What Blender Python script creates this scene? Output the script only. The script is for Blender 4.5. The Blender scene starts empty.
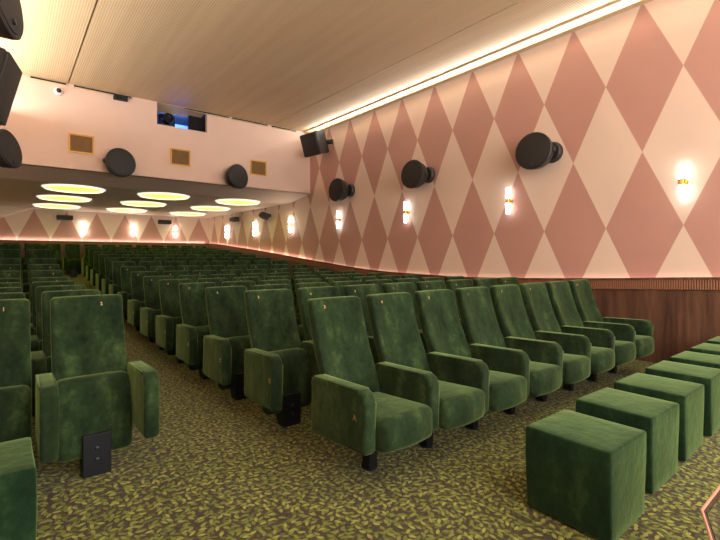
import bpy, bmesh, math, random
from mathutils import Vector, Matrix
random.seed(7)
PI = math.pi
sc = bpy.context.scene
col = sc.collection
EYE = 1.46            # camera height above the flat front floor
WX = 7.0              # right wall
LX = -0.5             # left wall
YB = 19.5             # back wall
YF = -4.0             # wall behind the camera
YK = 11.1             # bulkhead under the projection booth
CZ = 3.64 + EYE       # auditorium ceiling
SZ = 1.68 + EYE       # low ceiling under the booth

# ------------------------------------------------------------------ helpers
def link(o):
    col.objects.link(o); return o
def setp(o, label=None, cat=None, group=None, kind=None):
    if label: o['label'] = label
    if cat: o['category'] = cat
    if group: o['group'] = group
    if kind: o['kind'] = kind
    return o
def mesh_of(bm, name, m, smooth=False):
    bmesh.ops.recalc_face_normals(bm, faces=bm.faces[:])
    me = bpy.data.meshes.new(name); bm.to_mesh(me); bm.free()
    if m: me.materials.append(m)
    if smooth:
        me.polygons.foreach_set('use_smooth', [True]*len(me.polygons))
        me.set_sharp_from_angle(angle=math.radians(50))
    return me
def obj(name, bm, m, parent=None, smooth=False):
    o = link(bpy.data.objects.new(name, mesh_of(bm, name, m, smooth)))
    o.parent = parent
    return o
def empty(name, loc=(0, 0, 0), rz=0):
    o = link(bpy.data.objects.new(name, None)); o.location = loc; o.rotation_euler = (0, 0, rz)
    o.empty_display_size = .1
    return o
def thing(name, label, cat, loc=(0, 0, 0), rz=0, group=None):
    return setp(empty(name, loc, rz), label, cat, group)
def struct(name, bm, m, parent=None, smooth=False):
    o = obj(name, bm, m, parent, smooth)
    if parent is None: o['kind'] = 'structure'
    return o
def new(): return bmesh.new()
def box(bm, x0, x1, y0, y1, z0, z1, M=None):
    vs = [bm.verts.new((x, y, z)) for z in (z0, z1) for y in (y0, y1) for x in (x0, x1)]
    for f in ((0,2,3,1),(4,5,7,6),(0,1,5,4),(2,6,7,3),(0,4,6,2),(1,3,7,5)):
        bm.faces.new([vs[i] for i in f])
    if M is not None: bmesh.ops.transform(bm, matrix=M, verts=vs)
    return vs
def soft_box(x0, x1, y0, y1, z0, z1, r, seg=3, cuts=(1, 1, 1), puff=0.0, deform=None):
    """upholstered block: subdivided box with every edge rounded to radius r"""
    bm = new()
    def axis(a, b, n):
        pts = [a, b]
        for i in range(seg+1):
            t = r*(1-math.cos(PI/2*i/seg))
            pts += [a+t, b-t]
        for i in range(1, n+1): pts.append(a+r+(b-a-2*r)*i/(n+1))
        return sorted(set(round(p, 5) for p in pts))
    X, Y, Z = axis(x0, x1, cuts[0]), axis(y0, y1, cuts[1]), axis(z0, z1, cuts[2])
    lo, hi = Vector((x0+r, y0+r, z0+r)), Vector((x1-r, y1-r, z1-r))
    cen = (lo+hi)/2; half = (Vector((x1, y1, z1))-Vector((x0, y0, z0)))/2
    cache = {}
    def v(x, y, z):
        k = (x, y, z)
        if k not in cache:
            p = Vector(k); c = Vector([min(max(p[i], lo[i]), hi[i]) for i in range(3)])
            d = p-c
            if d.length > 1e-7:
                p = c+d.normalized()*r
            if puff:
                q = [(p[i]-cen[i])/half[i] for i in range(3)]
                for i in range(3):
                    a, b = [j for j in range(3) if j != i]
                    p[i] += puff*math.copysign(abs(q[i])**3, q[i])*(1-q[a]**2)*(1-q[b]**2)
            if deform: p = Vector(deform(p))
            cache[k] = bm.verts.new(p)
        return cache[k]
    def sheet(A, B, f):
        for i in range(len(A)-1):
            for j in range(len(B)-1):
                q = [v(*f(A[i], B[j])), v(*f(A[i+1], B[j])), v(*f(A[i+1], B[j+1])), v(*f(A[i], B[j+1]))]
                bm.faces.new(q)
    for z in (Z[0], Z[-1]): sheet(X, Y, lambda a, b: (a, b, z))
    for y in (Y[0], Y[-1]): sheet(X, Z, lambda a, b: (a, y, b))
    for x in (X[0], X[-1]): sheet(Y, Z, lambda a, b: (x, a, b))
    return bm
def lathe(bm, prof, n=24, M=None, cap=True):
    """prof: list of (radius, z) turned round the z axis"""
    rings, allv = [], []
    for r, z in prof:
        ring = [bm.verts.new((r*math.cos(2*PI*i/n), r*math.sin(2*PI*i/n), z)) for i in range(n)]
        rings.append(ring); allv += ring
    for a, b in zip(rings, rings[1:]):
        for i in range(n): bm.faces.new((a[i], a[(i+1) % n], b[(i+1) % n], b[i]))
    if cap:
        bm.faces.new(rings[0][::-1]); bm.faces.new(rings[-1])
    if M is not None: bmesh.ops.transform(bm, matrix=M, verts=allv)
def tube(bm, pts, r, n=8, closed=False):
    pts = [Vector(p) for p in pts]; rings = []; N = len(pts)
    for i, p in enumerate(pts):
        a = pts[(i-1) % N] if (closed or i) else p
        b = pts[(i+1) % N] if (closed or i < N-1) else p
        t = (b-a).normalized()
        up = Vector((0, 0, 1)) if abs(t.z) < .9 else Vector((1, 0, 0))
        s = t.cross(up).normalized(); u = s.cross(t)
        rings.append([bm.verts.new(p+(s*math.cos(2*PI*k/n)+u*math.sin(2*PI*k/n))*r) for k in range(n)])
    for i in range(N if closed else N-1):
        a, b = rings[i], rings[(i+1) % N]
        for k in range(n): bm.faces.new((a[k], a[(k+1) % n], b[(k+1) % n], b[k]))
    if not closed:
        bm.faces.new(rings[0][::-1]); bm.faces.new(rings[-1])
def prism(bm, poly, axis, a, b):
    """extrude a closed 2-D polygon along an axis; poly in the other two axes"""
    def P(u, v, w):
        return {'x': (w, u, v), 'y': (u, w, v), 'z': (u, v, w)}[axis]
    A = [bm.verts.new(P(u, v, a)) for u, v in poly]; B = [bm.verts.new(P(u, v, b)) for u, v in poly]
    n = len(poly)
    bm.faces.new(A[::-1]); bm.faces.new(B)
    for i in range(n): bm.faces.new((A[i], A[(i+1) % n], B[(i+1) % n], B[i]))
def interp(tab, y):
    """smooth curve through a table of (y, value)"""
    if y <= tab[0][0]: return tab[0][1]
    if y >= tab[-1][0]: return tab[-1][1]
    for i in range(len(tab)-1):
        if tab[i][0] <= y <= tab[i+1][0]: break
    x0, p0 = tab[i]; x1, p1 = tab[i+1]
    def slope(j):
        if j == 0 or j == len(tab)-1: return 0.0
        return (tab[j+1][1]-tab[j-1][1])/(tab[j+1][0]-tab[j-1][0])
    h = x1-x0; t = (y-x0)/h
    return ((2*t**3-3*t*t+1)*p0+(t**3-2*t*t+t)*h*slope(i)+(-2*t**3+3*t*t)*p1+(t**3-t*t)*h*slope(i+1))
FLOOR = [(-4, 0), (2.6, -.005), (3.3, -.005), (4.4, -.03), (5.4, -.035), (6.4, -.03), (7.4, -.015), (8.4, .035), (9.4, .11), (10.4, .20), (12.4, .365), (14.4, .53), (15.6, .62), (17.2, .72), (19.5, .75)]
DADO = [(-4, 1.24), (0, 1.23), (1.5, 1.196), (3, 1.125), (5.1, 1.06), (6.45, 1.072), (8.2, 1.125), (10.57, 1.317), (13.4, 1.575), (16.15, 1.80), (19.5, 2.01)]
SIDE = [(-4, 0), (2.7, 0), (3.3, .026), (6.4, .024), (7.4, .024), (8.4, .055), (9.4, .062), (10.4, .08), (12.4, .11), (13.4, .16), (14.2, .13), (16.5, 0)]   # the left side rises a little earlier
def floor_z(y, x=3.0):
    t = min(1, max(0, (1.7-x)/.7)); return interp(FLOOR, y)+interp(SIDE, y)*t*t*(3-2*t)
dado_z = lambda y: interp(DADO, y)
def frange(a, b, s):
    n = max(1, int(round((b-a)/s))); return [a+(b-a)*i/n for i in range(n+1)]

# ------------------------------------------------------------------ materials
class NT:
    def __init__(s, name):
        s.m = bpy.data.materials.new(name); s.m.use_nodes = True
        s.t = s.m.node_tree; s.n = s.t.nodes; s.n.clear()
        s.out = s.n.new('ShaderNodeOutputMaterial')
        s.b = s.n.new('ShaderNodeBsdfPrincipled'); s.l(s.b.outputs[0], s.out.inputs[0])
    def l(s, a, b): s.t.links.new(a, b)
    def node(s, t, **k):
        n = s.n.new(t)
        for a, b in k.items(): setattr(n, a, b)
        return n
    def math(s, op, a, b=None, c=None):
        n = s.n.new('ShaderNodeMath'); n.operation = op
        for i, v in enumerate((a, b, c)):
            if v is None: continue
            if isinstance(v, (int, float)): n.inputs[i].default_value = v
            else: s.l(v, n.inputs[i])
        return n.outputs[0]
    def pos(s):
        return s.n.new('ShaderNodeNewGeometry').outputs['Position']
    def objc(s):
        return s.n.new('ShaderNodeTexCoord').outputs['Object']
    def noise(s, vec, scale, detail=3, rough=.5, out='Fac'):
        n = s.n.new('ShaderNodeTexNoise'); n.inputs['Scale'].default_value = scale
        n.inputs['Detail'].default_value = detail; n.inputs['Roughness'].default_value = rough
        if vec is not None: s.l(vec, n.inputs['Vector'])
        return n.outputs[out]
    def ramp(s, fac, stops):
        n = s.n.new('ShaderNodeValToRGB'); s.l(fac, n.inputs[0])
        e = n.color_ramp.elements
        while len(e) < len(stops): e.new(.5)
        for k, (p, c) in zip(e, stops): k.position = p; k.color = (*c, 1)
        return n.outputs[0]
    def mix(s, fac, a, b):
        n = s.n.new('ShaderNodeMix'); n.data_type = 'RGBA'
        for v, i in ((fac, 0), (a, 6), (b, 7)):
            if isinstance(v, (int, float)): n.inputs[i].default_value = v
            elif isinstance(v, tuple): n.inputs[i].default_value = (*v, 1)
            else: s.l(v, n.inputs[i])
        return n.outputs[2]
    def bump(s, h, strength=.3, dist=.01):
        n = s.n.new('ShaderNodeBump'); n.inputs['Strength'].default_value = strength
        n.inputs['Distance'].default_value = dist; s.l(h, n.inputs['Height'])
        s.l(n.outputs[0], s.b.inputs['Normal'])
    def base(s, c):
        if isinstance(c, tuple): s.b.inputs['Base Color'].default_value = (*c, 1)
        else: s.l(c, s.b.inputs['Base Color'])
    def set(s, **k):
        for a, v in k.items():
            s.b.inputs[a.replace('_', ' ')].default_value = v
def lin(r, g, b):
    f = lambda c: (c/255/12.92) if c/255 <= .04045 else ((c/255+.055)/1.055)**2.4
    return (f(r), f(g), f(b))
def plain(name, c, rough=.5, metal=0, noise=.08, scale=30):
    t = NT(name); n = t.noise(t.objc(), scale)
    lo = tuple(x*(1-noise) for x in c); hi = tuple(min(1, x*(1+noise)) for x in c)
    t.base(t.ramp(n, [(.3, lo), (.7, hi)])); t.set(Roughness=rough, Metallic=metal)
    return t.m
def emit(name, c, s):
    t = NT(name); t.base(c); t.b.inputs['Emission Color'].default_value = (*c, 1)
    t.set(Emission_Strength=s, Roughness=.4); return t.m

def velvet(name, dark, mid, light, sheen=.6):
    t = NT(name)
    g = t.objc()
    inf = t.node('ShaderNodeObjectInfo')
    add = t.node('ShaderNodeVectorMath', operation='ADD')
    sc3 = t.node('ShaderNodeVectorMath', operation='SCALE'); t.l(inf.outputs['Location'], sc3.inputs[0]); sc3.inputs['Scale'].default_value = 3.7
    t.l(g, add.inputs[0]); t.l(sc3.outputs[0], add.inputs[1])
    # brushed nap: big soft patches, streaks and small scuffs
    mp = t.node('ShaderNodeMapping'); mp.inputs['Scale'].default_value = (1.5, 1.5, .6); t.l(add.outputs[0], mp.inputs[0])
    a = t.noise(mp.outputs[0], 5, 5, .62); b = t.noise(add.outputs[0], 28, 4, .6)
    f = t.math('ADD', t.math('MULTIPLY', a, .72), t.math('MULTIPLY', b, .28))
    t.base(t.ramp(f, [(.36, dark), (.53, mid), (.72, light)]))
    t.set(Roughness=.95, Specular_IOR_Level=.15, Sheen_Weight=sheen, Sheen_Roughness=.38)
    t.b.inputs['Sheen Tint'].default_value = (*lin(150, 180, 115), 1)
    t.bump(t.noise(add.outputs[0], 9, 4, .6), .35, .02)
    return t.m
M_velvet = velvet('green_velvet', lin(16, 29, 16), lin(33, 49, 28), lin(62, 82, 46), .65)
M_velvet2 = velvet('green_velvet_stool', lin(10, 30, 18), lin(24, 48, 27), lin(50, 74, 42), .9)
M_black = plain('black_painted_steel', lin(22, 26, 32), .45, .3)
M_bolt = plain('bolt_steel', lin(70, 74, 80), .4, .9)
M_gold = plain('gold_lettering', lin(160, 125, 74), .4, .2)
M_brass = plain('polished_brass', lin(215, 165, 70), .25, 1)
M_brassp = plain('brass_painted_frame', lin(200, 150, 60), .4, .3)
M_copper = plain('copper_rim', lin(188, 140, 122), .45, .3)
M_copd = plain('brown_rim', lin(70, 40, 25), .5, .2)
M_speaker = plain('speaker_plastic', lin(44, 41, 41), .5)
M_grille = NT('speaker_grille')
vo = M_grille.node('ShaderNodeTexVoronoi'); vo.inputs['Scale'].default_value = 160; M_grille.l(M_grille.objc(), vo.inputs['Vector'])
M_grille.base(M_grille.ramp(vo.outputs['Distance'], [(.2, lin(14, 14, 13)), (.6, lin(36, 34, 32))])); M_grille.set(Roughness=.6)
M_grille = M_grille.m
M_white = plain('white_plastic', (.8, .78, .75), .4)
M_lens = plain('dark_glass', (.01, .01, .015), .08)

def paint(name, c):
    t = NT(name); n = t.noise(t.pos(), 1.3, 3); lo = tuple(x*.97 for x in c); hi = tuple(min(1, x*1.03) for x in c)
    t.base(t.ramp(n, [(.3, lo), (.7, hi)])); t.set(Roughness=.75); t.bump(t.noise(t.pos(), 220, 2), .05, .002); return t.m
PALE = lin(220, 197, 180); PINK = lin(184, 140, 127)
M_pale = paint('blush_paint', lin(216, 188, 172))
M_soffit = paint('soffit_paint', lin(242, 226, 208))
def harlequin(name, ax, c0, halfw, z0, halfh):
    t = NT(name); s = t.node('ShaderNodeSeparateXYZ'); t.l(t.pos(), s.inputs[0])
    def tri(v, c, h):
        f = t.math('FRACT', t.math('ADD', t.math('DIVIDE', t.math('SUBTRACT', v, c), 2*h), .5+40))
        return t.math('MULTIPLY', t.math('ABSOLUTE', t.math('SUBTRACT', f, .5)), 2)
    d = t.math('ADD', tri(s.outputs[ax], c0, halfw), tri(s.outputs[2], z0, halfh))
    mr = t.node('ShaderNodeMapRange'); t.l(d, mr.inputs[0]); mr.inputs[1].default_value = .99; mr.inputs[2].default_value = 1.01
    n = t.noise(t.pos(), 1.1, 3)
    pk = t.ramp(n, [(.3, tuple(x*.96 for x in PINK)), (.7, tuple(x*1.04 for x in PINK))])
    pl = t.ramp(n, [(.3, tuple(x*.97 for x in PALE)), (.7, tuple(x*1.03 for x in PALE))])
    t.base(t.mix(mr.outputs[0], pk, pl)); t.set(Roughness=.6, Specular_IOR_Level=.35); t.bump(t.noise(t.pos(), 300, 2), .05, .002)
    return t.m
M_side = harlequin('harlequin_side', 1, 1.873+.485, .485, .41+EYE, 1.06)
M_back = harlequin('harlequin_back', 0, .737, .485, .60+EYE, 1.05)

def wood():
    t = NT('walnut_panelling'); s = t.node('ShaderNodeSeparateXYZ'); t.l(t.pos(), s.inputs[0])
    mp = t.node('ShaderNodeMapping'); mp.inputs['Scale'].default_value = (9, 9, .8); t.l(t.pos(), mp.inputs[0])
    n = t.noise(mp.outputs[0], 2.2, 6, .65)
    mp2 = t.node('ShaderNodeMapping'); mp2.inputs['Scale'].default_value = (2.4, 2.4, .05); t.l(t.pos(), mp2.inputs[0])
    m = t.noise(mp2.outputs[0], 2, 2, .5)
    f = t.math('ADD', t.math('MULTIPLY', n, .6), t.math('MULTIPLY', m, .4))
    t.base(t.ramp(f, [(.3, lin(56, 36, 28)), (.5, lin(88, 60, 46)), (.7, lin(118, 84, 64))])); t.set(Roughness=.42)
    t.bump(n, .1, .004); return t.m
M_wood = wood()
def fluted():
    t = NT('fluted_walnut'); s = t.node('ShaderNodeSeparateXYZ'); t.l(t.pos(), s.inputs[0])
    u = t.math('ADD', s.outputs[0], s.outputs[1])
    w = t.math('ABSOLUTE', t.math('SINE', t.math('MULTIPLY', u, PI/.028)))
    t.base(t.ramp(w, [(.05, lin(60, 32, 18)), (.5, lin(122, 74, 44)), (1, lin(140, 88, 54))])); t.set(Roughness=.45)
    t.bump(w, .8, .008); return t.m
M_flute = fluted()

def carpet():
    t = NT('leaf_carpet'); p = t.pos()
    def leaves(scale, off, a, b):
        mp = t.node('ShaderNodeMapping'); mp.inputs['Location'].default_value = off; mp.inputs['Scale'].default_value = (scale, scale, 0)
        t.l(p, mp.inputs[0])
        v = t.node('ShaderNodeTexVoronoi'); v.voronoi_dimensions = '2D'; v.inputs['Scale'].default_value = 1; v.inputs['Randomness'].default_value = .85
        t.l(mp.outputs[0], v.inputs['Vector'])
        sub = t.node('ShaderNodeVectorMath', operation='SUBTRACT'); t.l(mp.outputs[0], sub.inputs[0]); t.l(v.outputs['Position'], sub.inputs[1])
        sp = t.node('ShaderNodeSeparateColor'); t.l(v.outputs['Color'], sp.inputs[0])
        ang = t.math('MULTIPLY', sp.outputs[0], 6.283)
        rot = t.node('ShaderNodeVectorRotate', rotation_type='Z_AXIS'); t.l(sub.outputs[0], rot.inputs['Vector']); t.l(ang, rot.inputs['Angle'])
        s = t.node('ShaderNodeSeparateXYZ'); t.l(rot.outputs[0], s.inputs[0])
        # almond leaf: |y| < b*(1-(x/a)^2)
        xx = t.math('POWER', t.math('ABSOLUTE', t.math('DIVIDE', s.outputs[0], a)), 2)
        w = t.math('SUBTRACT', t.math('MULTIPLY', t.math('SUBTRACT', 1, xx), b), t.math('ABSOLUTE', s.outputs[1]))
        vein = t.math('SUBTRACT', t.math('ABSOLUTE', s.outputs[1]), .018)
        m = t.node('ShaderNodeMapRange'); t.l(w, m.inputs[0]); m.inputs[1].default_value = 0; m.inputs[2].default_value = .03
        return m.outputs[0], sp.outputs[1]
    basec = t.ramp(t.noise(p, 60, 3), [(.3, lin(46, 38, 30)), (.7, lin(72, 60, 46))])
    c = basec
    for sc_, off, a, b, c1, c2 in ((25, (3, 1, 0), .50, .23, lin(62, 64, 27), lin(90, 90, 38)),
                                   (23, (.4, .7, 0), .52, .24, lin(84, 92, 36), lin(114, 118, 50)),
                                   (20, (7.1, 4.3, 0), .48, .21, lin(98, 110, 44), lin(140, 144, 70))):
        m, r = leaves(sc_, off, a, b)
        c = t.mix(m, c, t.ramp(r, [(.2, c1), (.8, c2)]))
    big = t.noise(p, .9, 3)
    mm = t.node('ShaderNodeMix'); mm.data_type = 'RGBA'; mm.blend_type = 'MULTIPLY'; mm.inputs[0].default_value = 1
    t.l(c, mm.inputs[6]); t.l(t.ramp(big, [(.3, (.82, .82, .82)), (.7, (1, 1, 1))]), mm.inputs[7])
    t.base(mm.outputs[2]); t.set(Roughness=1, Specular_IOR_Level=.05, Sheen_Weight=.1)
    t.bump(t.noise(p, 400, 2), .4, .004)
    return t.m
M_carpet = carpet()

def mesh_ceiling():
    t = NT('gold_woven_ceiling'); p = t.pos(); s = t.node('ShaderNodeSeparateXYZ'); t.l(p, s.inputs[0])
    k = PI/.034
    a = t.math('SINE', t.math('MULTIPLY', t.math('ADD', s.outputs[0], s.outputs[1]), k))
    b = t.math('SINE', t.math('MULTIPLY', t.math('SUBTRACT', s.outputs[0], s.outputs[1]), k))
    w = t.math('ADD', t.math('MULTIPLY', t.math('MULTIPLY', a, b), .5), .5)
    st = t.node('ShaderNodeMapping'); st.inputs['Scale'].default_value = (5, .25, 1); t.l(p, st.inputs[0])
    n = t.noise(st.outputs[0], 1.5, 4)
    c1 = t.ramp(w, [(.15, lin(192, 166, 128)), (.5, lin(226, 202, 162)), (.9, lin(236, 214, 176))])
    mm = t.node('ShaderNodeMix'); mm.data_type = 'RGBA'; mm.blend_type = 'MULTIPLY'; mm.inputs[0].default_value = 1
    t.l(c1, mm.inputs[6]); t.l(t.ramp(n, [(.3, (.9, .88, .86)), (.7, (1, 1, 1))]), mm.inputs[7])
    t.base(mm.outputs[2]); t.set(Roughness=.6)
    t.bump(w, .15, .006); return t.m
M_ceil = mesh_ceiling()
M_cornice = paint('cream_cornice', lin(226, 200, 165))
M_led = emit('warm_led', lin(255, 246, 225), 5)
M_ledpink = emit('pink_led', lin(255, 205, 196), 1.6)
M_ledrear = emit('pink_led_rear', lin(255, 216, 200), 5)
M_opal2 = emit('opal_glass_lit_rear', lin(255, 244, 228), 22)
M_opal = emit('opal_glass_lit', lin(250, 250, 250), 6)
M_disc = emit('yellow_diffuser', (.92, .84, .05), 1.7)
M_ring = emit('white_lit_rim', lin(255, 244, 226), .7)
M_blue = paint('booth_wall', lin(150, 170, 230))
M_dark = plain('black_felt', lin(26, 26, 26), .9)
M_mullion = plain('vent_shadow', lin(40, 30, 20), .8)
g = NT('clear_table_glass'); g.base((.95, .98, .95)); g.set(Roughness=.03, Transmission_Weight=1, IOR=1.1); M_glass = g.m

# ------------------------------------------------------------------ room shell
bm = new(); ys = frange(YF, YB, .25)
xs = [LX, .7, .8, .9, 1.0, 1.15, 1.3, 1.45, 1.6, 1.75, WX]
G = [[[bm.verts.new((x, y, floor_z(y, x)-d)) for x in xs] for y in ys] for d in (0, .2)]
for g in G:
    for a, b in zip(g, g[1:]):
        for i in range(len(xs)-1): bm.faces.new((a[i], a[i+1], b[i+1], b[i]))
rim = lambda g: g[0]+[q[-1] for q in g[1:]]+g[-1][-2::-1]+[q[0] for q in g[-2:0:-1]]
A, B = rim(G[0]), rim(G[1])
for i in range(len(A)): j = (i+1) % len(A); bm.faces.new((A[i], A[j], B[j], B[i]))
struct('floor', bm, M_carpet)

bm = new(); box(bm, WX, WX+.15, YF, YB+.15, -.2, CZ+.2); struct('wall_right', bm, M_side)
bm = new(); box(bm, LX-.15, LX, YF, YB+.15, -.2, CZ+.2); struct('wall_left', bm, M_side)
bm = new(); box(bm, LX, WX, YB, YB+.15, -.2, CZ+.2); struct('wall_back', bm, M_back)
bm = new(); box(bm, LX, WX, YF-.15, YF, -.2, CZ+.2); struct('wall_front', bm, M_pale)

# walnut dado along the right wall and the back wall; fluted band on top, hidden strip of pink light behind its lip
def dado_run(name, seg, z0, z1, x0, x1, m, ya=YF, yb=YB):
    bm = new(); rows = []
    for y in frange(ya, yb, seg):
        a, b = z0(y), z1(y)
        rows.append([bm.verts.new((x0, y, a)), bm.verts.new((x1, y, a)), bm.verts.new((x1, y, b)), bm.verts.new((x0, y, b))])
    for p, q in zip(rows, rows[1:]):
        for i in range(4): bm.faces.new((p[i], p[(i+1) % 4], q[(i+1) % 4], q[i]))
    bm.faces.new(rows[0]); bm.faces.new(rows[-1][::-1])
    return struct(name, bm, m)
dado_run('trim_1', .25, lambda y: floor_z(y)-.05, lambda y: dado_z(y)-.16, WX-.07, WX, M_wood)
dado_run('trim_2', .25, lambda y: dado_z(y)-.16, lambda y: dado_z(y)-.03, WX-.09, WX, M_flute)
dado_run('trim_3', .25, lambda y: dado_z(y)-.03, lambda y: dado_z(y), WX-.10, WX-.075, M_wood)
dado_run('trim_4', .25, lambda y: dado_z(y)-.03, lambda y: dado_z(y)-.018, WX-.045, WX-.02, M_ledpink, YF+.1, 11.0)
dado_run('trim_16', .25, lambda y: dado_z(y)-.03, lambda y: dado_z(y)-.018, WX-.060, WX-.015, M_ledrear, 11.0, YB-.12)
dz = dado_z(YB)
bm = new(); box(bm, LX, WX-.09, YB-.07, YB, .3, dz-.16); struct('trim_5', bm, M_wood)
bm = new(); box(bm, LX, WX-.09, YB-.09, YB, dz-.16, dz-.03); struct('trim_6', bm, M_flute)
bm = new(); box(bm, LX, WX-.10, YB-.10, YB-.075, dz-.03, dz); struct('trim_7', bm, M_wood)
bm = new()
for i in range(14): box(bm, LX+.05+i*.52, LX+.05+(i+1)*.52, YB-.045, YB-.02, dz-.03, dz-.018)
struct('trim_8', bm, M_ledpink)
dado_run('trim_9', .25, lambda y: floor_z(y)-.05, lambda y: dado_z(y)-.03, LX, LX+.03, M_wood, YF, YB-.1)

# ceiling of woven gold panels, seams between them, cornice and light cove on both long sides
bm = new()
SE = [LX+.30, 1.0, 5.72, WX-.20]
for a, b in zip(SE, SE[1:]):
    box(bm, a+.012, b-.012, YF, YK, CZ, CZ+.06)
struct('ceiling', bm, M_ceil)
bm = new(); box(bm, LX, WX, YF, YK, CZ+.10, CZ+.2); struct('ceiling_1', bm, M_soffit)
for i, (a, b, s0, s1) in enumerate(((WX-.13, WX, WX-.170, WX-.138), (LX, LX+.22, LX+.23, LX+.29))):
    bm = new(); box(bm, a, b, YF, YK, CZ-.09, CZ+.02); struct('trim_%d' % (10+i), bm, M_cornice)
    bm = new()
    for y in frange(YF, YK-.6, .6)[:-1]: box(bm, s0, s1, y, y+.6, CZ-.035, CZ-.01)
    struct('trim_%d' % (12+i), bm, M_led)
# slim shadow rails edging the light strip
bm = new(); box(bm, WX-.205, WX-.193, YF, YK, CZ-.03, CZ+.02); box(bm, WX-.193, WX-.172, YF, YK, CZ-.012, CZ+.02); struct('trim_14', bm, M_cornice)

# bulkhead: wall under the booth with the projection opening, then the low rear ceiling
PX0, PX1, PZ0 = 2.755, 3.94, 3.12+EYE
ZB = 1.83+EYE
bm = new()
box(bm, LX, PX0, YK, YK+.12, ZB, CZ+.1); box(bm, PX1, WX, YK, YK+.12, ZB, CZ+.1); box(bm, PX0, PX1, YK, YK+.12, ZB, PZ0)
struct('wall_bulkhead', bm, M_pale)
bm = new()
prof = [(YK, ZB), (YK+.35, ZB-.035), (YK+.75, ZB-.095), (YK+1.1, SZ), (YB, SZ), (YB, SZ+.2), (YK+.5, SZ+.3), (YK+.12, ZB+.1), (YK, ZB+.02)]
prism(bm, prof, 'x', LX, WX); struct('ceiling_2', bm, M_soffit)
bm = new(); prism(bm, [(LX, SZ), (.68, SZ), (-.2, 1.30+EYE), (LX, 1.155+EYE)], 'y', 18.7, YB); struct('ceiling_3', bm, M_soffit)
# projection booth behind the opening
bm = new()
box(bm, PX0-.5, PX1+.5, YK+1.9, YK+2.0, PZ0-.5, CZ+.3); box(bm, PX0-.6, PX0-.5, YK+.12, YK+2.0, PZ0-.5, CZ+.3)
box(bm, PX1+.5, PX1+.6, YK+.12, YK+2.0, PZ0-.5, CZ+.3); box(bm, PX0-.5, PX1+.5, YK+.12, YK+2.0, PZ0-.6, PZ0-.5)
struct('wall_booth', bm, M_blue)
bm = new()
pf = [(YK+.02, CZ)]
n = 22
pts = [(YK+.02+.55*i/n, CZ-.012*(i % 2)-.05*(i/n)**2) for i in range(n+1)]
prism(bm, pts+[(YK+.57, CZ+.06), (YK+.02, CZ+.06)], 'x', PX0, PX1)
struct('ceiling_4', bm, M_ceil)
bm = new(); box(bm, PX0-.5, PX1+.5, YK+.57, YK+1.9, CZ+.1, CZ+.2); struct('ceiling_5', bm, M_dark)
bm = new(); box(bm, PX0+.86, PX1+.49, YK+.40, YK+.46, PZ0-.495, CZ-.045)
setp(obj('blackout_panel', bm, M_dark), 'black panel closing the right half of the projection opening', 'panel')
pr = thing('film_projector', 'dark projector standing inside the blue-lit projection opening', 'projector', (PX0+.36, YK+.72, PZ0-.05))
bm = soft_box(-.19, .19, -.25, .55, .14, .46, .04); obj('body', bm, M_black, pr, True)
bm = new(); lathe(bm, [(.13, 0), (.13, .16), (.115, .18), (.10, .18), (.09, .12)], 24, Matrix.Translation((-.02, -.24, .33)) @ Matrix.Rotation(PI/2, 4, 'X'))
obj('lens', bm, M_lens, pr, True)
bm = new(); box(bm, -.2, .2, -.15, .45, -.45, .13); obj('stand', bm, M_black, pr)

# ------------------------------------------------------------------ wall and ceiling fittings
for i, (a, b) in enumerate(((.36, .96), (1.1, 2.2), (3.4, 4.5), (4.6, 5.6), (5.75, 6.5))):
    ps = ['left end of the bulkhead', 'above the small black box', 'right of the projection opening', 'between projection opening and corner', 'nearest the black box speaker'][i]
    bm = new(); box(bm, a, b, YK-.05, YK-.002, CZ-.055, CZ-.003)
    v = thing('air_slot', 'long dark air slot at the ceiling edge, ' + ps, 'air vent', group='air slots along the ceiling edge')
    obj('slot', bm, M_dark, v)
    bm = new()
    for z in (CZ-.060, CZ-.012): box(bm, a-.01, b+.01, YK-.055, YK-.002, z-.006, z+.003)
    obj('frame', bm, M_cornice, v)
for i, x in enumerate((1.0, 3.05, 5.10)):
    lab = ['brass-framed square vent grille left of the left round bulkhead speaker', 'brass-framed vent grille between the two round bulkhead speakers', 'brass-framed vent grille right of both round bulkhead speakers'][i]
    v = thing('vent_grille', lab, 'vent', (x+.235, YK, 2.4+EYE), group='brass vents on the bulkhead')
    w, h = .235, .20
    bm = new()
    box(bm, -w, w, -.022, -.001, -h, -h+.03); box(bm, -w, w, -.022, -.001, h-.03, h)
    box(bm, -w, -w+.03, -.022, -.001, -h+.03, h-.03); box(bm, w-.03, w, -.022, -.001, -h+.03, h-.03)
    obj('frame', bm, M_brassp, v)
    bm = new()
    box(bm, -w+.03, w-.03, -.004, -.001, -h+.03, h-.03)
    obj('backing', bm, M_mullion, v)
    bm = new()
    for k in range(15):
        z = -h+.045+k*.0225
        box(bm, -w+.03, w-.03, -.016, -.005, z-.0055, z+.0055)
    obj('slats', bm, plain('vent_slat', lin(150, 112, 58), .5, .3) if i == 0 else bpy.data.materials['vent_slat'], v)
bm = new(); box(bm, 1.84, 2.12, YK-.08, YK-.001, 3.49+EYE, 3.575+EYE)
t = thing('sensor_box', 'small black box high on the bulkhead left of the projection opening', 'box')
obj('housing', bm, M_black, t)
bm = new(); box(bm, 1.88, 2.0, YK-.085, YK-.079, 3.505+EYE, 3.56+EYE); obj('window', bm, M_lens, t)
t = thing('dome_camera', 'small white dome security camera high on the left of the bulkhead', 'camera', (.83, YK+.006, 3.43+EYE))
R90 = Matrix.Rotation(PI/2, 4, 'X')
bm = new(); lathe(bm, [(.085, .0), (.085, .03), (.075, .06), (.05, .09)], 20, R90); obj('base', bm, M_white, t, True)
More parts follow.
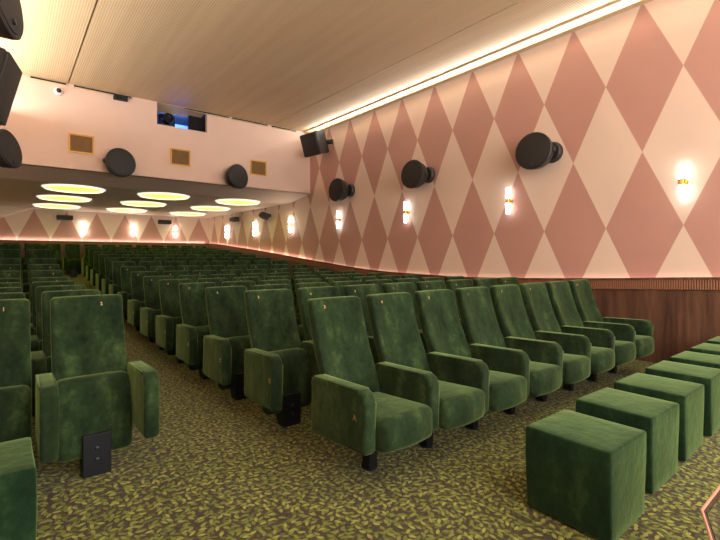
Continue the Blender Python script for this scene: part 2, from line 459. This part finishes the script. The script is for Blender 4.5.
bm = new(); lathe(bm, [(.048, .08), (.044, .105), (.028, .125), (.01, .132)], 20, R90); obj('lens', bm, M_lens, t, True)

def round_speaker(loc, yaw, pitch, r, label, arm=.2, depth=.26):
    """drum speaker on a bracket; local +z is the firing direction, the wall is behind"""
    t = thing('round_speaker', label, 'speaker', loc)
    M = Matrix.Rotation(yaw, 4, 'Z') @ Matrix.Rotation(PI/2+pitch, 4, 'X')     # yaw 0 fires to -y
    bm = new(); lathe(bm, [(r*.55, -depth), (r*.78, -depth*.92), (r*.93, -depth*.6), (r, -depth*.2), (r*1.02, -.03), (r*1.02, 0), (r*.96, .012), (r*.93, .004)], 40, M)
    obj('cabinet', bm, M_speaker, t, True)
    bm = new(); lathe(bm, [(r*.925, .0), (r*.92, .014), (r*.6, .026), (r*.2, .032)], 40, M); g = obj('grille', bm, M_grille, t, True)
    bm = new(); lathe(bm, [(.022, .0), (.022, .036)], 12, M @ Matrix.Translation((0, -r*.72, 0))); obj('badge', bm, M_bolt, g, True)
    # yoke knobs on both flanks
    for s in (-1, 1):
        bm = new(); lathe(bm, [(.05, r*.97), (.045, r*1.08), (.02, r*1.12)], 12, M @ Matrix.Translation((0, 0, -.08)) @ Matrix.Rotation(s*PI/2, 4, 'Y'))
        obj('knob', bm, M_speaker, t, True)
    return t, M
def mount(t, M, target, depth, r=.12):
    """wall puck and arm from the back of the drum to the wall point (in the thing's frame)"""
    a = M @ Vector((0, 0, -depth*.9)); b = Vector(target)
    bm = new(); tube(bm, [a, a.lerp(b, .5), b], r*.75, 20); obj('bracket', bm, M_speaker, t, True)
RS = [(3.8, 1.70, 'largest round black speaker on the harlequin wall, nearest the camera'),
      (6.52, 1.72, 'middle one of the three round black speakers on the harlequin wall'),
      (9.25, 1.71, 'round black speaker on the harlequin wall below the angular box speaker')]
for y, z, lab in RS:
    t, M = round_speaker((6.62, y, z+EYE), math.radians(-84), math.radians(-3), .295, lab)
    mount(t, M, (WX-6.62-.09, -.14, .0), .26, .12)
    bm = new(); lathe(bm, [(.17, 0), (.17, .05), (.14, .09)], 24, Matrix.Translation((WX-6.615, -.14, 0)) @ Matrix.Rotation(-PI/2, 4, 'Y'))
    obj('wall_plate', bm, M_speaker, t, True)
for x, lab in ((1.945, 'round black speaker on the bulkhead, left one'), (4.65, 'round black speaker on the bulkhead, right one')):
    t, M = round_speaker((x, YK-.32, 2.05+EYE), math.radians(14 if x < 3 else 20), math.radians(-4), .31, lab)
    mount(t, M, (0.02, .255, .0), .26)
t, M = round_speaker((-.02, 3.75, 1.78+EYE), math.radians(72), math.radians(-8), .31, 'dark round speaker cut off by the top left corner of the view')
mount(t, M, (LX+.035-t.location.x, -.06, 0), .26)
t, M = round_speaker((.03, 8.9, 1.70+EYE), math.radians(60), math.radians(-10), .30, 'dark round speaker at the left edge, below the angular box speaker')
mount(t, M, (LX+.035-t.location.x, -.06, 0), .26)

def box_speaker(loc, yaw, pitch, w, h, d, label, back):
    t = thing('box_speaker', label, 'speaker', loc)
    M = Matrix.Rotation(yaw, 4, 'Z') @ Matrix.Rotation(pitch, 4, 'X')     # fires to -y
    bm = new()
    prism(bm, [(-w/2, -d*.1), (w/2, -d*.1), (w/2, d*.35), (w*.26, d), (-w*.26, d), (-w/2, d*.35)], 'z', -h/2, h/2)
    bmesh.ops.bevel(bm, geom=bm.edges[:], offset=.012, segments=2, affect='EDGES')
    bmesh.ops.transform(bm, matrix=M, verts=bm.verts[:]); obj('cabinet', bm, M_speaker, t, True)
    bm = soft_box(-w/2+.012, w/2-.012, -d*.1-.03, -d*.1+.004, -h/2+.012, h/2-.012, .012, 2)
    bmesh.ops.transform(bm, matrix=M, verts=bm.verts[:]); obj('grille', bm, M_grille, t, True)
    bm = new(); tube(bm, [M @ Vector((0, d*.9, 0)), Vector(back)], .07, 12); obj('bracket', bm, M_speaker, t, True)
    return t
box_speaker((6.42, 10.12, 3.02+EYE), math.radians(-84), math.radians(18), .68, .60, .42, 'angular black box speaker on the wall beside the bulkhead corner', (.5197, -.24, .12))
box_speaker((-.06, 5.9, 1.74+EYE), math.radians(78), math.radians(14), .58, .66, .36, 'angular dark box speaker at the left edge between two round ones', (-.39, -.06, .12))
for i, (x, y, yaw) in enumerate(((1.64, YB-.17, 0), (5.10, YB-.17, 0), (WX-.17, 16.3, -PI/2))):
    lab = ['small flat black speaker on the back wall at the left', 'small flat black speaker on the back wall at the right', 'small black speaker on the right wall near the back corner'][i]
    t = thing('surround_speaker', lab, 'speaker', (x, y, 1.41+EYE), yaw)
    bm = soft_box(-.25, .25, -.08, .10, -.085, .085, .02, 2); obj('cabinet', bm, M_speaker, t, True)
    bm = soft_box(-.24, .24, -.095, -.075, -.075, .075, .008, 2); obj('grille', bm, M_grille, t, True)
    bm = new(); box(bm, -.04, .04, .1, .175, -.03, .03); obj('bracket', bm, M_speaker, t)
t, M = round_speaker((WX-.28, 13.6, 1.31+EYE), math.radians(-80), math.radians(60), .17, 'small round black speaker below the bulkhead on the right wall', depth=.14)
mount(t, M, (.27, 0, .06), .14, .07)

# wall sconces: two opal tubes either side of a brass hub
def sconce_proto():
    t = empty('wall_sconce'); D = -.072
    bm = new(); lathe(bm, [(.05, 0), (.05, .010), (.03, .018)], 24, Matrix.Rotation(PI/2, 4, 'X')); obj('backplate', bm, M_brass, t, True)
    bm = new(); tube(bm, [(0, -.015, 0), (0, D+.03, 0)], .012, 10); obj('arm', bm, M_brass, t, True)
    bm = new()
    for z in (-.030, .030): tube(bm, [(.042*math.cos(a), D-.042*math.sin(a), z) for a in [2*PI*k/24 for k in range(24)]], .007, 8, True)
    for a in (0, PI/2, PI, 3*PI/2): tube(bm, [(.042*math.cos(a), D-.042*math.sin(a), z) for z in (-.03, .03)], .005, 6)
    lathe(bm, [(.030, -.028), (.030, .028)], 16, Matrix.Translation((0, D, 0)))
    obj('hub', bm, M_brass, t, True)
    for s in (-1, 1):
        bm = new(); lathe(bm, [(.030, .032*s), (.037, .045*s), (.037, .135*s), (.024, .148*s), (.024, .158*s), (.031, .164*s), (.031, .228*s), (.027, .235*s)], 20, Matrix.Translation((0, D, 0)))
        gl = obj('glass_tube', bm, M_opal, t, True)
        bm = new(); lathe(bm, [(.027, .149*s), (.027, .157*s)], 20, Matrix.Translation((0, D, 0))); obj('collar', bm, M_brass, gl, True)
    return t
def copy_tree(o, parent=None):
    c = o.copy(); col.objects.link(c); c.parent = parent
    for ch in o.children: copy_tree(ch, c)
    return c
sp = sconce_proto()
ordw = ['first', 'second', 'third', 'fourth', 'fifth', 'sixth', 'seventh', 'eighth', 'ninth', 'tenth', 'eleventh', 'twelfth', 'thirteenth', 'fourteenth', 'fifteenth']
spots = [(WX, 1.87+2.58*k, .975+EYE, -PI/2, 'lit opal and brass sconce on the right wall, %s counted from the camera' % ordw[k]) for k in range(7)]
spots += [(x, YB, 1.04+EYE, 0, 'lit opal and brass sconce on the back wall, %s' % w) for x, w in ((2.25, 'leftmost of three'), (3.93, 'middle of three'), (5.56, 'rightmost of three'))]
for i, (x, y, z, rz, lab) in enumerate(spots):
    o = sp if i == 0 else copy_tree(sp)
    o.location = (x, y, z); o.rotation_euler = (0, 0, rz)
    setp(o, lab, 'wall lamp', 'opal sconces on the harlequin walls')
    if y > 11:                                     # the sconces under the low ceiling burn brighter
        for ch in o.children:
            if ch.name.startswith('glass_tube'):
                ch.data = ch.data.copy(); ch.data.materials[0] = M_opal2

# round ceiling lights under the booth
names = [['left', 'middle', 'right'], ['nearest', 'centre', 'farthest']]
proto = empty('ceiling_light')
R = .62
bm = new(); lathe(bm, [(R-.02, -.001), (R-.02, -.045), (R, -.045), (R+.05, -.001)], 64, None, False); obj('rim', bm, M_ring, proto, True)
bm = new(); lathe(bm, [(R-.021, -.001), (R-.021, -.006), (.05, -.008)], 64); obj('diffuser', bm, M_disc, proto)
k = 0
for i, x in enumerate((1.3, 3.4, 5.55)):
    for j, y in enumerate((12.95, 15.3, 17.8)):
        o = proto if k == 0 else copy_tree(proto); k += 1
        o.location = (x, y, SZ-.001)
        setp(o, 'large round yellow ceiling light, %s of the %s column under the booth' % (names[1][j], names[0][i]), 'ceiling light', 'round yellow ceiling lights')

# ------------------------------------------------------------------ cinema seats
P = .57
def text_mesh(s, size):
    cu = bpy.data.curves.new('lettering', 'FONT'); cu.body = s; cu.size = size; cu.extrude = .001; cu.align_x = 'CENTER'; cu.offset = .0012
    o = bpy.data.objects.new('tmp', cu); col.objects.link(o)
    bpy.context.view_layer.update()
    me = bpy.data.meshes.new_from_object(o.evaluated_get(bpy.context.evaluated_depsgraph_get()))
    bpy.data.objects.remove(o); bpy.data.curves.remove(cu)
    me.materials.clear(); me.materials.append(M_gold); return me
LEAN = .33
BZ0, BZ1 = .40, 1.145
def back_def(p):
    t = (p.z-BZ0)/(BZ1-BZ0); u = p.x/.25
    y = p.y + LEAN*(p.z-BZ0) + (.030*u*u if False else 0)
    y -= .042*abs(u)**2.2*(1-.5*max(0, t-.6))            # wings come forward a little
    y += .018*math.sin(PI*min(1, max(0, t)))-.02*math.exp(-((t-.28)/.2)**2)   # lumbar swell
    x = p.x
    return (x, y, p.z)
me_back = mesh_of(soft_box(-.24, .24, .20, .30, BZ0, BZ1, .032, 3, (8, 1, 10), 0, back_def), 'backrest', M_velvet, True)
def seat_up_def(p):
    t = (p.z-.115)/.50
    return (p.x, p.y+.10*t*t-.02*math.sin(PI*t), p.z)
# cushion folded up: underside board faces the screen, thick front edge on top
me_seat_up = mesh_of(soft_box(-.230, .230, .035, .165, .115, .612, .04, 3, (4, 2, 6), .006, seat_up_def), 'seat', M_velvet, True)
def seat_dn_def(p):
    t = (p.y+.355)/.57
    z = p.z-.035*t                                         # slopes back
    if p.z < .36: z = p.z + .03*t*t+.02
    y = p.y - .030*(1-(p.x/.22)**2)*max(0, 1-t*2)          # bowed front
    if p.z > .36: z += .010*(1-(p.x/.222)**2)
    return (p.x, y, z)
me_seat_dn = mesh_of(soft_box(-.232, .232, -.355, .215, .255, .485, .05, 4, (5, 6, 2), .008, seat_dn_def), 'seat', M_velvet, True)
def arm_def(p):
    t = (p.y+.25)/.53
    z = p.z
    if p.z > .5: z -= .012*t
    if p.z < .4: z -= .03*t
    return (p.x, p.y, z)
def arm_bm(F, H, B):
    bm = new()
    # side outline with a generous round at the top front corner
    pts = []
    def arc(cx, cz, r, a0, a1, n=7):
        for i in range(n): a = a0+(a1-a0)*i/(n-1); pts.append((cx+r*math.cos(a), cz+r*math.sin(a)))
    arc(F+.025, B+.025, .025, -PI/2, -PI, 4)
    arc(F+.075, H-.075, .075, PI, PI/2, 8)
    arc(.28-.04, H-.017-.04, .04, PI/2, 0, 5)
    arc(.28-.02, .25+.02, .02, 0, -PI/2, 3)
    prism(bm, pts, 'x', -.046, .046)
    bmesh.ops.bevel(bm, geom=[e for e in bm.edges if abs(e.verts[0].co.x-e.verts[1].co.x) < 1e-6], offset=.030, segments=4, affect='EDGES', profile=.6)
    return bm
me_arm_up = mesh_of(arm_bm(-.265, .680, .255), 'armrest', M_velvet, True)
me_arm_dn = mesh_of(arm_bm(-.312, .663, .285), 'armrest', M_velvet, True)
def ped_up_bm():
    bm = new()
    prism(bm, [(.0, 0), (.0, .272), (.035, .272), (.06, .23), (.20, .24), (.20, .12), (.12, .03), (.12, 0)], 'x', -.082, .082)
    bmesh.ops.bevel(bm, geom=bm.edges[:], offset=.004, segments=1, affect='EDGES')
    return bm
me_ped_up = mesh_of(ped_up_bm(), 'pedestal', M_black)
bm = new(); prism(bm, [(0, 0), (-.01, .30), (.10, .30), (.075, .06), (.085, 0)], 'x', -.035, .035)
lathe(bm, [(.055, 0), (.055, .006), (.05, .008)], 24, Matrix.Translation((0, .04, 0)))
me_ped_dn = mesh_of(bm, 'pedestal', M_black)
bm = new(); lathe(bm, [(.013, 0), (.013, .004), (.008, .007)], 10, Matrix.Rotation(PI/2, 4, 'X')); me_bolt = mesh_of(bm, 'bolt', M_bolt)
me_digit = {}
def digit(s, size=.034):
    if s not in me_digit: me_digit[s] = text_mesh(s, size)
    return me_digit[s]
def put(name, me, parent, loc=(0, 0, 0), rot=(0, 0, 0)):
    o = link(bpy.data.objects.new(name, me)); o.parent = parent; o.location = loc; o.rotation_euler = rot
    return o
def seat(x, y, w, up, number, side, label, group, arms, letter=None, detail=True, rz=0):
    """w: seat pitch; arms: +1 has a right arm too; side: where the gold number sits"""
    t = thing('cinema_seat', label, 'seat', (x, y, floor_z(y, x)), rz, group)
    b = put('backrest', me_back, t)
    b.scale.x = w/P*(.985 if up else .975)
    s = put('seat', me_seat_up if up else me_seat_dn, t); s.scale.x = w/P
    me_arm = me_arm_up if up else me_arm_dn
    a = put('armrest', me_arm, t, (-w/2, 0, 0))
    if letter:
        L = put('row_letter', digit(letter, .05), a, (-.0475, -.215, .475), (PI/2, 0, -PI/2))
    if arms: put('armrest', me_arm, t, (w/2, 0, 0))
    p = put('pedestal', me_ped_up if up else me_ped_dn, t)
    if up and detail:
        for z in (.178, .105): put('bolt', me_bolt, p, (0, 0, z))
    if number and detail:
        u = side/.25; zz = 1.075; tt = (zz-BZ0)/(BZ1-BZ0)
        yy = .20+LEAN*(zz-BZ0)-.042*abs(u)**2.2*(1-.5*max(0, tt-.6))+.018*math.sin(PI*tt)-.004
        put('seat_number', digit(number), b, (side, yy, zz), (PI/2+math.atan(LEAN)*-1, 0, 0))
    return t
YA, PITCH = 2.30, 1.0
rown = ['front'] + ordw[1:]
# right block: front row with its cushions down, then thirteen rows tipped up
for k in range(14):
    y = YA+PITCH*k+(0.03 if k else 0)
    x0 = 1.675 if k == 0 else (1.64 if k == 1 else 1.620+.014*(k-1))
    x1 = 6.225 if k == 0 else 6.17-.008*(k-1)
    w = (x1-x0)/8
    for i in range(8):
        fa = ordw[i]+' from the aisle' if i < 7 else 'nearest the right wall'
        if k == 0: lab = 'green velvet seat with its cushion down in the front row, ' + fa
        else: lab = 'tipped-up green velvet seat, %s row of the right block, %s' % (ordw[k], fa)
        seat(x0+w*(i+.5), y, w, k > 0, str(i+3), -.12, lab,
             'front row seats with cushions down' if k == 0 else 'tipped-up seats of the right block', i == 7,
             'ABCDEFGHIJKLMN'[k] if i == 0 else None, k < 8)
# left block of two seats per row beside the left wall
for k in (1, 2, 3, 4, 5, 6, 7, 8, 10, 11):
    y = YA+PITCH*k+.03
    dx = .0 if k < 5 else .02*(k-4)
    for i in range(2):
        lab = 'tipped-up green velvet seat, %s row of the left block, %s' % (
            {10: 'second last', 11: 'last'}.get(k, ordw[k-1]), ['against the left wall', 'beside the aisle'][i])
        seat(-.105+.565*i+dx, y, .545, True, str(i+1), .09, lab, 'tipped-up seats of the left block', True if i else False, None, k < 8)
# last row right along the back wall, running across the aisle
for i in range(12):
    x = .10+.555*i
    seat(x, 17.75, .52, True, None, 0, 'tipped-up green velvet seat in the rearmost row along the back wall, %s from the left' % ordw[i],
         'rearmost row along the back wall', i == 11, None, False)

# ------------------------------------------------------------------ velvet cube stools
def stool(x, y, rz, label, s=.468):
    t = thing('cube_stool', label, 'stool', (x, y, floor_z(y, x)), rz, 'green velvet cube stools')
    h = s/2
    def d(p):
        q = Vector(p)
        q.x += .004*math.sin(9*p.z+p.y*5); q.y += .004*math.sin(8*p.z+4*p.x)
        return q
    bm = soft_box(-h, h, -h, h, .012, s+.008, .013, 3, (6, 6, 6), .008, d); obj('cushion', bm, M_velvet2, t, True)
    for a in (-1, 1):
        for b in (-1, 1):
            bm = new(); lathe(bm, [(.02, 0), (.022, .02)], 12, Matrix.Translation((a*(h-.06), b*(h-.06), 0))); obj('foot', bm, M_black, t)
labs = ['largest green velvet cube stool in front, nearest the camera', 'green velvet cube stool just behind the largest one in the right row',
        'third green velvet cube stool of the right row from the camera', 'fourth green velvet cube stool of the right row from the camera',
        'fifth green velvet cube stool of the right row, its top in view', 'sixth green velvet cube stool of the right row, second from the wall',
        'last green velvet cube stool of the right row, against the wood panelling']
for i in range(7):
    x0 = [2.355, 3.06, 3.72, 4.40, 5.06, 5.73, 6.38][i]; yb = [1.40, 1.44, 1.455, 1.465, 1.47, 1.48, 1.49][i]
    stool(x0+.235, yb-.235, math.radians([0, -1, .5, 1, 0, -.5, 0][i]), labs[i])
stool(-.13, 2.785, 0, 'green velvet cube stool cut off by the left edge, before seat one')

# ------------------------------------------------------------------ faceted glass table with a copper rim, bottom right corner
t = thing('glass_table', 'faceted glass table with a thin copper rim in the bottom right corner', 'table', (2.5, .2, 0))
poly = [(-.39, .305), (-.72, .18), (-.76, -.12), (-.55, -.36), (-.2, -.48), (.2, -.48), (.5, -.3), (.62, 0), (.52, .26), (.1, .31)]
hz = .47
bm = new(); tube(bm, [(x, y, hz) for x, y in poly], .0055, 8, True); obj('rim', bm, M_copper, t, True)
bm = new()
for (a, b), (c, d) in zip(poly, poly[1:]+poly[:1]):
    vs = [bm.verts.new(q) for q in ((a*.985, b*.985, hz-.004), (c*.985, d*.985, hz-.004), (c*.985, d*.985, hz-.03), (a*.985, b*.985, hz-.03),
                                    (a*.97, b*.97, hz-.004), (c*.97, d*.97, hz-.004), (c*.97, d*.97, hz-.03), (a*.97, b*.97, hz-.03))]
    for f in ((0, 1, 2, 3), (4, 7, 6, 5), (0, 4, 5, 1), (3, 2, 6, 7), (0, 3, 7, 4), (1, 5, 6, 2)): bm.faces.new([vs[i] for i in f])
obj('edge_band', bm, M_copd, t)
bm = new(); prism(bm, [(x*.965, y*.965) for x, y in poly], 'z', hz-.012, hz-.004); obj('glass_top', bm, M_glass, t)
for x, y in ((-.55, -.15), (.0, -.40), (.45, -.1), (.0, .20)):
    bm = new(); tube(bm, [(x, y, hz-.03), (x*.9, y*.9, 0)], .01, 8); obj('leg', bm, M_copd, t)

# ------------------------------------------------------------------ lights
def area(name, loc, rot, sx, sy, power, c, shape='RECTANGLE'):
    l = bpy.data.lights.new(name, 'AREA'); l.shape = shape; l.size = sx; l.size_y = sy; l.energy = power; l.color = c
    o = link(bpy.data.objects.new(name, l)); o.location = loc; o.rotation_euler = rot; return o
WARM = (1, .955, .885)
# ceiling lamps of the front half of the hall (behind and above the camera)
area('front_ceiling_lamp', (3.2, -1.6, CZ-.12), (0, 0, 0), 4.5, 2.5, 130, WARM)
area('front_fill_light', (3.25, YF+.15, 2.75), (math.radians(90), 0, 0), 6.6, 3.6, 350, (1, .965, .92))  # added soft fill at the unseen front wall, brightens hall and ceiling
# right lamp sits in the cove; left is added fill on a made-up ledge
area('cove_and_fill_lamp', (WX-.153, (YF+YK)/2, CZ-.05), (0, math.radians(100), 0), .02, YK-YF-.4, 85, WARM)
bm = new(); box(bm, LX, LX+.26, YF, YK, CZ-.86, CZ-.80); box(bm, LX+.24, LX+.26, YF, YK, CZ-.80, CZ-.77); struct('trim_15', bm, M_cornice)  # unseen ledge, added to carry the left fill lamp
area('cove_and_fill_lamp', (LX+.12, (YF+YK)/2, CZ-.78), (0, -math.radians(90+24), 0), .08, YK-YF-.4, 235, WARM)  # added fill out of view, evens the brightness of the ceiling
# rear wall wash from behind the dado lip
area('dado_lamp', ((LX+WX)/2, YB-.05, dz+.012), (math.radians(180-24), 0, 0), WX-LX-.4, .03, 7, (1, .84, .74))
area('booth_lamp', (PX0+.65, YK+.85, CZ+.05), (math.radians(60), 0, 0), .7, .3, 70, (.22, .42, 1))
w = bpy.data.worlds.new('world'); sc.world = w; w.use_nodes = True
w.node_tree.nodes['Background'].inputs[0].default_value = (1, .85, .7, 1); w.node_tree.nodes['Background'].inputs[1].default_value = .15

# ------------------------------------------------------------------ camera
cam = bpy.data.cameras.new('camera'); cam.lens = 22.0; cam.sensor_width = 36; cam.shift_y = -14/720
cam.clip_start = .05; cam.clip_end = 100
co = link(bpy.data.objects.new('camera', cam)); co.location = (0, 0, EYE)
co.rotation_euler = (PI/2, 0, math.radians(-38.7)); sc.camera = co
vs = sc.view_settings; sc.display_settings.display_device = 'sRGB'
vs.view_transform = 'Standard'; vs.look = 'None'; vs.gamma = 1; vs.use_curve_mapping = False; vs.exposure = 0.6
sc.cycles.max_bounces = 8; sc.cycles.diffuse_bounces = 5
